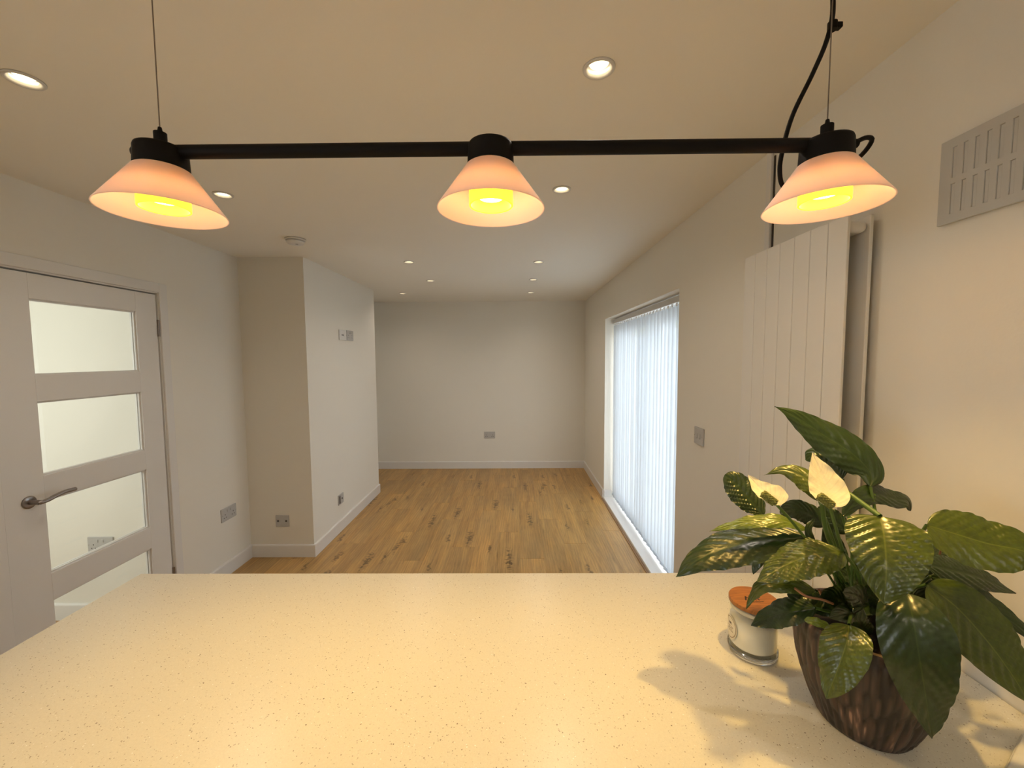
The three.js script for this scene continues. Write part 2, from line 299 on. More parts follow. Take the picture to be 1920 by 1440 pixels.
// garden beyond
struct('ground_outside', box(XR + 0.3, 14, -0.2, -0.05, -16, 4), std(lin(0.50, 0.49, 0.46), 0.9), 'pale paved ground outside the patio window', 'ground');
{
  const f = thing('garden_fence', 'pale grey board fence standing out in the garden', 'fence', [0, -0.05, -9]);
  const m = std(lin(0.72, 0.77, 0.84), 0.8);
  for (let k = 0; k < 40; k++) part('fence_board', box(1.4 + k * 0.2, 1.59 + k * 0.2, 0, 2.1, -0.01, 0.01 + 0.004 * (k % 2)), m, f);
  const leafy = std(lin(0.52, 0.55, 0.12), 0.8), R = rng(12);
  for (const [x, label] of [[2.3, 'yellow-green bush above the garden fence, nearest the house'], [5.4, 'yellow-green bush above the garden fence, farther from the house']]) {
    const b = thing('garden_bush', label, 'bush', [x, -0.05, -10.4]);
    const gs = []; for (let k = 0; k < 620; k++) { const a = R() * 6.283, h = 0.9 + 3.2 * R(), r = (1.3 - 0.2 * Math.abs(h - 2.4)) * Math.sqrt(R()); const g = new THREE.CircleGeometry(0.16, 5); g.rotateX(R() * 3); g.rotateY(R() * 6); g.translate(Math.cos(a) * r, h, Math.sin(a) * r * 0.6); gs.push(g); }
    const fo = part('foliage', mergeGeometries(gs), leafy, b); fo.userData.kind = 'stuff'; leafy.side = THREE.DoubleSide;
    part('stem', tube([V(0, 0, 0), V(0.05, 0.6, 0), V(0, 1.6, 0)], 0.07, 8, 8), std(lin(0.12, 0.08, 0.05), 0.9), b);
  }
}

// ---------------------------------------------------------------- wall plates. Local frame: plate lies in x-y, faces +z
function plateBase(t, w, h, mat) { part('faceplate', box(-w / 2, w / 2, -h / 2, h / 2, 0, 0.009, 0.003), mat, t); }
function pins(t, cx, cy, s = 1) {
  for (const [x, y, w, h] of [[0, 0.011, 0.005, 0.009], [-0.0115, -0.011, 0.008, 0.005], [0.0115, -0.011, 0.008, 0.005]])
    part('pin_slot', box(cx + (x - w / 2) * s, cx + (x + w / 2) * s, cy + (y - h / 2) * s, cy + (y + h / 2) * s, 0.0086, 0.0094), M.hole, t);
}
function rocker(t, cx, cy, w = 0.012, h = 0.020, mat = M.plate) { const m = part('rocker', box(-w / 2, w / 2, -h / 2, h / 2, -0.002, 0.003, 0.0015), mat, t); m.position.set(cx, cy, 0.0095); m.rotation.x = -0.12; return m; }
function screws(t, dx, y = 0) { for (const s of [-1, 1]) part('screw', cyl(0.0028, 0.0012, s * dx, y, 0.0092, 'z', 10), M.chrome, t); }
function doubleSocket(label, pos, turn, mat = M.plate, w = 0.158, h = 0.098) {
  const t = thing('double_socket', label, 'socket', pos, turn, 'double wall sockets'); plateBase(t, w, h, mat);
  for (const s of [-1, 1]) { pins(t, s * w * 0.27, -0.010); rocker(t, s * w * 0.27 - s * 0.026, 0.026, 0.011, 0.018, mat); } screws(t, w * 0.45);
  return t;
}
doubleSocket('grey double wall socket low on the door wall beside the column', [XL, 0.459, -2.975], Math.PI / 2);
doubleSocket('grey double wall socket low on the far end wall', [-0.382, 0.489, ZF], 0);
doubleSocket('grey double wall socket mounted high on the column side, right of a white plate', [XC, 1.833, -4.062], Math.PI / 2);
doubleSocket('double wall socket on the hall wall seen through the third glass pane', [-2.553, 0.478, ZH], 0);
{
  const t = thing('aerial_plate', 'white aerial plate mounted high on the column side beside a socket', 'wall plate', [XC, 1.83, -3.894], Math.PI / 2);
  plateBase(t, 0.158, 0.098, M.whitePlate); part('connector', [cyl(0.006, 0.003, -0.022, 0, 0.0098, 'z', 14), cyl(0.006, 0.003, 0.0, 0, 0.0098, 'z', 14)], M.hole, t); part('module', box(0.02, 0.05, -0.018, 0.018, 0.008, 0.011, 0.001), M.whitePlate, t); screws(t, 0.071);
}
{
  const t = thing('aerial_plate', 'square plate with two round connectors low on the shaded column front', 'wall plate', [-1.897, 0.297, ZC], 0);
  plateBase(t, 0.108, 0.094, M.plate); for (const s of [-1, 1]) { part('connector_ring', new THREE.TorusGeometry(0.011, 0.003, 8, 20).translate(s * 0.033, 0.002, 0.0095), M.plate, t); part('connector', cyl(0.0065, 0.004, s * 0.033, 0.002, 0.009, 'z', 14), M.hole, t); } screws(t, 0.01, -0.03);
}
{
  const t = thing('aerial_plate', 'small plate with a dark module low on the bright column side', 'wall plate', [XC, 0.297, -3.732], Math.PI / 2);
  plateBase(t, 0.11, 0.094, M.plate); part('module', box(-0.045, -0.02, -0.036, 0.036, 0.008, 0.012, 0.001), std(lin(0.14, 0.13, 0.13), 0.5), t); part('connector', cyl(0.008, 0.004, 0.018, 0, 0.0095, 'z', 14), M.hole, t); screws(t, 0.012, -0.034);
}
{
  const t = thing('wall_switch', 'grey two-gang switch plate on the wall between blind and radiator', 'switch', [XR, 1.18, -2.19], -Math.PI / 2);
  plateBase(t, 0.106, 0.092, M.plate); for (const s of [-1, 1]) rocker(t, s * 0.018, 0, 0.014, 0.026); screws(t, 0.042);
}
{
  const t = thing('smoke_detector', 'round white smoke detector on the ceiling before the column', 'smoke detector', [-1.452, CEIL, -2.745]);
  part('base', lathe([[0.0001, -0.012], [0.06, -0.012], [0.063, -0.008], [0.063, 0], [0.0001, 0]], 36), M.whitePlate, t);
  part('cover', lathe([[0.0001, -0.038], [0.03, -0.037], [0.046, -0.033], [0.054, -0.024], [0.056, -0.012], [0.0001, -0.012]], 36), M.whitePlate, t);
  part('test_button', cyl(0.008, 0.003, 0.015, -0.0385, 0.012, 'y', 16), M.plate, t);
}

// ---------------------------------------------------------------- vent, trunking, radiator on the right wall
{
  const t = thing('air_vent', 'pale grey plaster air vent with two rows of slots high on the right wall', 'vent', [XR, 1.91, -0.981], -Math.PI / 2);
  const W = 0.262, H = 0.184, s = rectShape(0, 0, W, H), slots = [];
  for (let r = 0; r < 2; r++) for (let k = 0; k < 10; k++) slots.push([0.024 + k * 0.0222, 0.018 + r * 0.080, 0.0105, 0.068]);
  for (const [x, y, w, h] of slots) s.holes.push(rectShape(x, y, x + w, y + h, THREE.Path));
  const g = new THREE.ExtrudeGeometry(s, { depth: 0.005, bevelEnabled: true, bevelSize: 0.0012, bevelThickness: 0.0012, bevelSegments: 2 }); g.translate(0, 0, 0.0045);
  part('faceplate', g, M.vent, t); part('back_plate', box(0.004, W - 0.004, 0.004, H - 0.004, 0, 0.003), M.ventBack, t);
  for (const [x, y, w, h] of slots) part('louvre', box(x + 0.0016, x + w - 0.0016, y + 0.0015, y + h - 0.0018, 0.003, 0.0085), M.vent, t);
}
{
  const t = thing('cable_trunking', 'narrow vertical cable cover on the wall above the radiator', 'trunking', [XR, 0, -1.637]);
  part('cover', box(-0.011, 0, 0.12, CEIL - 0.001, -0.016, 0.013, 0.003), M.gloss, t); part('shade_strip', box(-0.004, 0, 0.12, CEIL - 0.03, 0.019, 0.027, 0.001), M.darkBrown, t);  // second box is a dark strip standing in for the shadow beside the cover
}
{
  const t = thing('radiator', 'tall white double panel radiator with flat vertical bars on the right wall', 'radiator', [0, 0, 0]);
  const z0 = -1.137, p = 0.0712, top = 1.992, bot = 0.16;
  const bar = box(-0.0045, 0.0045, bot, top, -p / 2 + 0.0012, p / 2 - 0.0012, 0.0025), rear = box(-0.005, 0.005, bot, top, -p / 2 + 0.0012, p / 2 - 0.0012, 0.0025);
  for (let k = 0; k < 7; k++) { part('front_bar', bar, M.radiator, t).position.set(0.9045, 0, z0 - p * (k + 0.5)); part('rear_bar', rear, M.radiator, t).position.set(0.966, 0, z0 - p * (k + 0.5)); }
  for (const y of [top - 0.030, bot + 0.03]) part('header', box(0.9085, 0.9615, y - 0.016, y + 0.016, z0 - 7 * p + 0.004, z0 - 0.004, 0.0155), M.radiator, t);
  for (const y of [top - 0.2, bot + 0.2]) part('bracket', box(0.96, XR - 0.001, y - 0.02, y + 0.02, z0 - 4.2 * p, z0 - 2.8 * p, 0.002), M.radiator, t);
}

// ---------------------------------------------------------------- worktop and its base
const TOP = 0.91;
const quartz = (() => {
  const N = 2048, R = rng(77), a = new Float32Array(N * N * 3).fill(-1);
  const put = (cx, cy, r, c, st, an) => {
    const m = Math.ceil(r * 2.2); for (let y = -m; y <= m; y++) for (let x = -m; x <= m; x++) {
      const u = x * Math.cos(an) + y * Math.sin(an), v = (-x * Math.sin(an) + y * Math.cos(an)) * st;
      if (Math.hypot(u, v) > r * (0.75 + 0.5 * noise(x / 2 + cx, y / 2 + cy, 9))) continue;
      const i = (((cy + y + N) % N) * N + (cx + x + N) % N) * 3; a[i] = c[0]; a[i + 1] = c[1]; a[i + 2] = c[2];
    }
  };
  const tones = [[0.70, 0.66, 0.61], [0.62, 0.58, 0.52], [0.52, 0.47, 0.42], [0.40, 0.36, 0.32], [0.96, 0.96, 0.95]];
  for (let k = 0; k < 5200; k++) { const q = R(); const c = tones[q < 0.42 ? 0 : q < 0.66 ? 1 : q < 0.78 ? 2 : q < 0.83 ? 3 : 4]; put(Math.floor(R() * N), Math.floor(R() * N), 1.3 + 3.2 * Math.pow(R(), 2.2), c, 1 + R(), R() * 3.14); }
  return tex(N, N, (x, y) => { const i = (y * N + x) * 3, n = 0.03 * (noise(x / 5, y / 5, 21) - 0.5); return a[i] < 0 ? [0.865 + n, 0.852 + n, 0.80 + n] : [a[i], a[i + 1], a[i + 2]]; });
})();
quartz.repeat.set(1 / 0.7, 1 / 0.7);
{
  const s = new THREE.Shape(), e = 0.0025, far = 1.2875 - e, near = 0.2975 + e, r1 = XR - 0.004 - e, r0 = 0.884;
  s.moveTo(-1.236 + e, near); s.lineTo(r1, near); s.lineTo(r1, 1.112); s.lineTo(r0, 1.112); s.lineTo(r0, far); s.lineTo(-1.236 + e, far); s.closePath();    // cut back at the radiator
  const g = new THREE.ExtrudeGeometry(s, { depth: 0.03 - 2 * e, bevelEnabled: true, bevelSize: e, bevelThickness: e, bevelSegments: 3 }); g.rotateX(-Math.PI / 2); g.translate(0, TOP - 0.03 + e, 0);
  const p = g.attributes.position, uv = g.attributes.uv;
  for (let i = 0; i < p.count; i++) uv.setXY(i, p.getX(i) + p.getY(i), p.getZ(i));
  solid('worktop', g, phys(lin(1, 1, 1), 0.28, { map: quartz }), 'pale speckled quartz kitchen worktop running across the foreground', 'worktop');
}
{
  const t = thing('peninsula_cabinet', 'off-white cabinet carrying the speckled worktop', 'cabinet', [0, 0, 0]), m = phys(lin(0.70, 0.69, 0.66), 0.4);
  part('back_panel', box(-1.19, XR - 0.02, 0.0, TOP - 0.03, -1.0, -0.98), m, t); part('plinth', box(-1.17, XR - 0.02, 0, 0.15, -0.4, -0.385), m, t);
  for (let k = 0; k < 4; k++) { const x0 = -1.17 + k * 0.5355; const d = part('cabinet_door', box(x0 + 0.002, x0 + 0.533, 0.155, TOP - 0.045, -0.372, -0.352, 0.002), m, t); part('knob', cyl(0.012, 0.02, x0 + 0.48, 0.78, -0.342, 'z', 16), M.steel, d); part('carcass', box(x0, x0 + 0.5355, 0.15, TOP - 0.03, -0.98, -0.374), m, t); }
}

// ---------------------------------------------------------------- black bar lamp with three glass shades
{
  const LX = [-0.673, -0.045, 0.586], LZ = -0.8, BY = 2.006;
  const t = thing('bar_pendant_lamp', 'black bar pendant lamp with three frosted glass cone shades over the worktop', 'pendant lamp', [0, 0, 0]);
  part('bar', [cyl(0.0125, LX[1] - LX[0], (LX[0] + LX[1]) / 2, BY, LZ, 'x', 24), cyl(0.0125, LX[2] - LX[1], (LX[1] + LX[2]) / 2, BY, LZ, 'x', 24)], M.black, t);
  const shadeMat = phys(lin(0.97, 0.84, 0.82), 1.0, { transmission: 0.62, thickness: 0, side: THREE.DoubleSide });
  const cupMatY = phys(lin(1.0, 0.80, 0.10), 1.0, { transmission: 0.6, thickness: 0, side: THREE.DoubleSide, emissive: lin(1.0, 0.62, 0.02), emissiveIntensity: 0.22 });
  const bulbMat = std(lin(0.9, 0.8, 0.6), 0.4, { emissive: lin(1.0, 0.78, 0.30), emissiveIntensity: 7 });
  const collarG = lathe([[0.0001, 1.973], [0.0435, 1.973], [0.0440, 1.976], [0.0425, 2.008], [0.0410, 2.0125], [0.038, 2.014], [0.0001, 2.014]], 48);
  const shadeG = lathe([[0.0425, 1.9745], [0.0465, 1.972], [0.1015, 1.8945], [0.1022, 1.8932], [0.1015, 1.8925], [0.0990, 1.8935], [0.0448, 1.9685], [0.0425, 1.9705]], 72);
  const cupG = lathe([[0.0410, 1.9735], [0.0420, 1.9730], [0.0420, 1.9010], [0.0412, 1.9002], [0.0385, 1.9002], [0.0380, 1.9012], [0.0380, 1.9725]], 48);
  const holderG = lathe([[0.0001, 1.919], [0.024, 1.919], [0.026, 1.924], [0.026, 1.973], [0.0001, 1.973]], 32);
  const bulbG = lathe([[0.0001, 1.9130], [0.016, 1.9135], [0.0225, 1.915], [0.0235, 1.919], [0.0001, 1.9192]], 32);
  const what = ['left', 'middle', 'right'];
  LX.forEach((x, k) => {
    const h = new THREE.Group(); h.name = 'lamp_head'; h.position.set(x, 0, LZ); h.userData.label = `${what[k]} lamp head with frosted cone shade`; t.add(h);
    part('collar', collarG, M.black, h); part('glass_shade', shadeG, shadeMat, h); part('amber_glass_cup', cupG, cupMatY, h); part('bulb_holder', holderG, M.black, h); part('bulb', bulbG, bulbMat, h);
    const l = new THREE.SpotLight(PENDANT.color, PENDANT.power, 0, 0.86, 0.8, 2); l.position.set(0, 1.9095, 0); l.target.position.set(0, 0.9, 0); l.castShadow = true; l.shadow.radius = 0.8; h.add(l); h.add(l.target);
    const g = new THREE.PointLight(PENDANT.glow, 0.043, 0, 2); g.position.set(0, 1.9085, 0); g.castShadow = true; g.shadow.radius = 0.8; h.add(g);
  });
  for (const [x, s] of [[LX[0], 1], [LX[2], -1]]) {
    part('wire_gripper', [cyl(0.0105, 0.03, x, 2.027, LZ, 'y', 20), cyl(0.005, 0.012, x, 2.046, LZ, 'y', 14, 0.003)], M.black, t);
    part('suspension_wire', cyl(0.0011, CEIL - 2.05, x, (CEIL + 2.05) / 2, LZ, 'y', 8), M.wire, t);
    part('ceiling_cap', lathe([[0.0001, -0.022], [0.012, -0.022], [0.024, -0.012], [0.026, 0], [0.0001, 0]], 28).translate(x, CEIL, LZ), M.black, t);
  }
  part('end_cap', lathe([[0.0001, 0.006], [0.010, 0.005], [0.0125, 0.001], [0.0125, -0.006], [0.0001, -0.006]], 20).rotateZ(Math.PI / 2).translate(LX[0] - 0.047, BY, LZ), M.black, t);
  part('cable_gland', cyl(0.008, 0.02, LX[2] + 0.05, BY + 0.004, LZ - 0.004, 'x', 16), M.black, t);
  part('power_cable', tube([V(0.594, 2.399, -0.808), V(0.594, 2.31, -0.812), V(0.594, 2.24, -0.81), V(0.588, 2.20, -0.815), V(0.572, 2.15, -0.825), V(0.545, 2.08, -0.838), V(0.533, 2.02, -0.845), V(0.533, 1.985, -0.852), V(0.552, 1.958, -0.868), V(0.60, 1.955, -0.875), V(0.655, 1.978, -0.862), V(0.685, 2.008, -0.835), V(0.683, 2.022, -0.815), V(0.665, 2.022, -0.806), V(0.64, 2.011, -0.804)], 0.0042, 120, 10), M.black, t);
  part('cable_tie', [cyl(0.008, 0.014, 0.592, 2.222, -0.806, 'y', 14), box(0.588, 0.608, 2.217, 2.227, -0.812, -0.800, 0.002)], M.black, t);
}

const LEAVES = [{p:[[0.7191,1.3459,-0.82],[0.7276,1.3694,-0.83],[0.7064,1.4046,-0.85],[0.6663,1.4396,-0.88],[0.61,1.4845,-0.91],[0.5827,1.4978,-0.92]],w:0.0779,f:[-0.334,0.405,0.851],t:0,a:0.7,b:1.15,c:0.25,r:1.0,s:0.0},
  {p:[[0.6948,1.3492,-0.86],[0.6927,1.3685,-0.9],[0.6783,1.3816,-0.93],[0.6712,1.3704,-0.94]],w:0.062,f:[-0.762,0.534,0.366],t:0,a:0.55,b:0.6,c:0.2,r:1.0,s:0.0},
  {p:[[0.6021,1.3225,-0.8],[0.5999,1.3462,-0.81],[0.5887,1.3643,-0.83],[0.5633,1.3722,-0.85],[0.5274,1.358,-0.86]],w:0.0478,f:[-0.316,0.591,0.743],t:1,a:0.75,b:1.6,c:0.35,r:0.6,s:0.0},
  {p:[[0.5057,1.2866,-0.82],[0.4869,1.3141,-0.84],[0.4668,1.342,-0.86],[0.4499,1.3565,-0.87]],w:0.0639,f:[-0.108,0.52,0.847],t:0,a:0.6,b:0.5,c:0.2,r:1.4,s:0.0},
  {p:[[0.5647,1.2746,-0.78],[0.5206,1.2917,-0.78],[0.475,1.2878,-0.79],[0.4283,1.274,-0.8],[0.391,1.2576,-0.81]],w:0.0332,f:[-0.176,0.866,0.467],t:2,a:0.6,b:1.0,c:0.25,r:0.8,s:0.0},
  {p:[[0.5653,1.2596,-0.78],[0.5077,1.2509,-0.79],[0.4456,1.2286,-0.81],[0.38,1.1895,-0.83],[0.337,1.1448,-0.84]],w:0.0888,f:[-0.327,0.833,0.447],t:0,a:0.75,b:1.0,c:0.22,r:0.9,s:0.0},
  {p:[[0.5899,1.257,-0.72],[0.5403,1.2551,-0.72],[0.4952,1.2301,-0.73],[0.4479,1.191,-0.74]],w:0.0772,f:[-0.321,0.868,0.38],t:1,a:0.5,b:0.85,c:0.22,r:1.6,s:0.0},
  {p:[[0.5584,1.1733,-0.74],[0.5153,1.18,-0.75],[0.4776,1.1664,-0.77],[0.4647,1.1388,-0.78],[0.453,1.1125,-0.78]],w:0.0314,f:[-0.567,0.655,0.499],t:1,a:0.6,b:1.0,c:0.3,r:0.8,s:0.0},
  {p:[[0.5578,1.1402,-0.74],[0.5242,1.1221,-0.76],[0.5029,1.0883,-0.79],[0.4754,1.0647,-0.8]],w:0.056,f:[-0.74,0.638,0.215],t:0,a:0.55,b:0.8,c:0.15,r:0.6,s:0.0},
  {p:[[0.5895,1.1434,-0.76],[0.5557,1.1448,-0.77],[0.5394,1.1349,-0.79]],w:0.0447,f:[-0.443,0.72,0.535],t:0,a:0.5,b:0.7,c:0.15,r:0.5,s:0.0},
  {p:[[0.5925,1.3499,-0.655],[0.5772,1.3324,-0.63],[0.5563,1.2963,-0.6],[0.5474,1.2648,-0.59],[0.5444,1.2438,-0.588]],w:0.1034,f:[-0.33,0.806,0.492],t:1,a:0.32,b:0.8,c:0.1,r:1.5,s:-0.06},
  {p:[[0.7151,1.3164,-0.7],[0.7422,1.3099,-0.68],[0.7736,1.3024,-0.66],[0.808,1.2993,-0.635],[0.8335,1.2795,-0.615]],w:0.0991,f:[-0.526,0.719,0.455],t:1,a:0.45,b:0.8,c:0.15,r:1.2,s:0.0},
  {p:[[0.7576,1.2244,-0.74],[0.7969,1.2168,-0.735],[0.8456,1.2053,-0.73],[0.9093,1.1768,-0.725]],w:0.0546,f:[-0.304,0.691,0.656],t:0,a:0.5,b:1.0,c:0.2,r:1,s:0.0},
  {p:[[0.7217,1.2085,-0.7],[0.7504,1.1831,-0.68],[0.7852,1.1354,-0.66],[0.8151,1.0839,-0.645],[0.8334,1.0447,-0.635]],w:0.0962,f:[-0.475,0.649,0.594],t:1,a:0.5,b:0.85,c:0.12,r:1.4,s:0.0},
  {p:[[0.7896,1.1907,-0.76],[0.8184,1.1862,-0.735],[0.85,1.1591,-0.71],[0.8777,1.1347,-0.685],[0.8877,1.114,-0.67]],w:0.0439,f:[-0.327,0.512,0.794],t:0,a:0.6,b:1.0,c:0.2,r:0.8,s:0.0},
  {p:[[0.6332,1.226,-0.645],[0.616,1.2026,-0.615],[0.612,1.1618,-0.6],[0.6214,1.0974,-0.595],[0.6417,1.0191,-0.6]],w:0.0933,f:[-0.519,0.161,0.839],t:0,a:0.42,b:0.95,c:0.12,r:1.1,s:0.0},
  {p:[[0.5597,1.1581,-0.665],[0.5407,1.1462,-0.645],[0.5207,1.1083,-0.635],[0.5034,1.0534,-0.635]],w:0.0675,f:[-0.525,0.756,0.391],t:1,a:0.38,b:0.8,c:0.1,r:1.0,s:0.0},
  {p:[[0.6499,1.2919,-0.8],[0.6832,1.3186,-0.81],[0.7285,1.3304,-0.82],[0.7769,1.3173,-0.825],[0.8069,1.311,-0.83],[0.8124,1.2907,-0.83]],w:0.0399,f:[0.163,0.474,0.865],t:0,a:0.55,b:0.5,c:0.2,r:0.9,s:0.0},
  {p:[[0.6323,1.265,-0.82],[0.6084,1.2834,-0.83],[0.582,1.291,-0.84],[0.5578,1.2792,-0.85]],w:0.047,f:[-0.21,0.573,0.792],t:0,a:0.5,b:0.6,c:0.2,r:0.8,s:0.0},
  {p:[[0.5884,1.2228,-0.77],[0.5664,1.2599,-0.77],[0.5651,1.2789,-0.775],[0.5804,1.2937,-0.78]],w:0.0135,f:[-0.395,0.084,0.915],t:0,a:0.5,b:0.5,c:0.3,r:0.3,s:0.0},
  {p:[[0.6786,1.2481,-0.82],[0.6639,1.2663,-0.83],[0.6488,1.2828,-0.84],[0.638,1.2928,-0.85]],w:0.0402,f:[-0.283,0.344,0.896],t:0,a:0.5,b:0.6,c:0.2,r:0.8,s:0.0},
  {p:[[0.6419,1.1798,-0.79],[0.6408,1.2131,-0.8],[0.6366,1.2415,-0.81],[0.6322,1.2683,-0.82]],w:0.0392,f:[-0.422,0.249,0.872],t:0,a:0.5,b:0.7,c:0.15,r:0.6,s:0.0},
  {p:[[0.5343,1.228,-0.84],[0.5193,1.1884,-0.85],[0.506,1.1449,-0.85]],w:0.0317,f:[-0.723,0.166,0.671],t:0,a:0.5,b:0.9,c:0.15,r:0.5,s:0.0},
  {p:[[0.8185,1.2017,-0.8],[0.8513,1.2132,-0.81],[0.8802,1.2251,-0.82],[0.8863,1.2475,-0.82]],w:0.0295,f:[-0.306,0.723,0.62],t:0,a:0.5,b:0.6,c:0.15,r:0.6,s:0.0},
  {p:[[0.5098,1.1441,-0.7],[0.5231,1.1469,-0.69],[0.5399,1.1415,-0.685],[0.5492,1.1344,-0.68]],w:0.0149,f:[-0.174,0.707,0.685],t:2,a:0.5,b:0.7,c:0.1,r:0.2,s:0.0},
  {p:[[0.6852,1.1592,-0.76],[0.6518,1.1801,-0.77],[0.6182,1.1853,-0.78]],w:0.0547,f:[-0.035,0.55,0.835],t:0,a:0.55,b:0.95,c:0.18,r:1.0,s:0.0},
  {p:[[0.7347,1.1803,-0.76],[0.7613,1.2228,-0.78],[0.7932,1.273,-0.8]],w:0.0514,f:[-0.644,0.607,0.465],t:0,a:0.5,b:0.8,c:0.18,r:1.0,s:0.0},
  {p:[[0.6934,1.1364,-0.78],[0.7024,1.1909,-0.8],[0.6998,1.2592,-0.82]],w:0.0512,f:[-0.477,0.294,0.828],t:0,a:0.5,b:0.8,c:0.18,r:1.0,s:0.0},
  {p:[[0.6979,1.1337,-0.75],[0.6408,1.1579,-0.72],[0.5957,1.1559,-0.7]],w:0.0409,f:[0.357,0.867,0.346],t:0,a:0.5,b:0.8,c:0.18,r:1.0,s:0.0},
  {p:[[0.8471,1.1461,-0.82],[0.9322,1.1642,-0.85],[1.0219,1.1715,-0.87]],w:0.0374,f:[-0.015,0.911,0.411],t:0,a:0.5,b:0.9,c:0.18,r:1.0,s:0.0},
  {p:[[0.6467,1.1167,-0.76],[0.5985,1.1609,-0.74],[0.5486,1.1751,-0.72]],w:0.0443,f:[0.444,0.139,0.885],t:0,a:0.5,b:0.8,c:0.2,r:0.7,s:0.0},
  {p:[[0.6693,1.1297,-0.74],[0.6122,1.1792,-0.71],[0.5668,1.201,-0.69]],w:0.0494,f:[0.45,0.021,0.893],t:0,a:0.5,b:0.8,c:0.2,r:0.7,s:0.0},
  {p:[[0.6415,1.1209,-0.73],[0.5863,1.1559,-0.7],[0.538,1.1613,-0.68]],w:0.0365,f:[0.522,0.637,0.567],t:0,a:0.5,b:0.8,c:0.2,r:0.7,s:0.0},
  {p:[[0.6804,1.126,-0.73],[0.6501,1.1791,-0.71],[0.6205,1.2194,-0.7]],w:0.0375,f:[-0.187,-0.407,0.894],t:0,a:0.5,b:0.8,c:0.2,r:0.7,s:0.0},
  {p:[[0.7091,1.1362,-0.73],[0.6874,1.189,-0.71],[0.6851,1.229,-0.7]],w:0.034,f:[-0.782,-0.365,0.505],t:0,a:0.5,b:0.8,c:0.2,r:0.7,s:0.0},
  {p:[[0.6823,1.1082,-0.79],[0.6668,1.1577,-0.8],[0.6569,1.1969,-0.81]],w:0.0432,f:[-0.375,0.1,0.922],t:0,a:0.5,b:0.8,c:0.2,r:0.7,s:0.0},
  {p:[[0.7331,1.113,-0.8],[0.7285,1.1631,-0.81],[0.7346,1.2142,-0.82]],w:0.0456,f:[-0.496,0.175,0.851],t:0,a:0.5,b:0.8,c:0.2,r:0.7,s:0.0},
  {p:[[0.6258,1.1164,-0.7],[0.593,1.1546,-0.68],[0.5902,1.1816,-0.675]],w:0.0282,f:[-0.161,-0.428,0.889],t:0,a:0.5,b:0.8,c:0.2,r:0.7,s:0.0},
  {p:[[0.7773,1.1081,-0.79],[0.8109,1.1519,-0.8],[0.8394,1.1965,-0.81]],w:0.032,f:[-0.659,0.573,0.487],t:0,a:0.5,b:0.8,c:0.2,r:0.7,s:0.0},
  {p:[[0.6348,1.1048,-0.77],[0.6083,1.121,-0.77],[0.5809,1.1102,-0.77]],w:0.036,f:[0.076,0.752,0.655],t:0,a:0.5,b:0.8,c:0.2,r:0.7,s:0.0}];
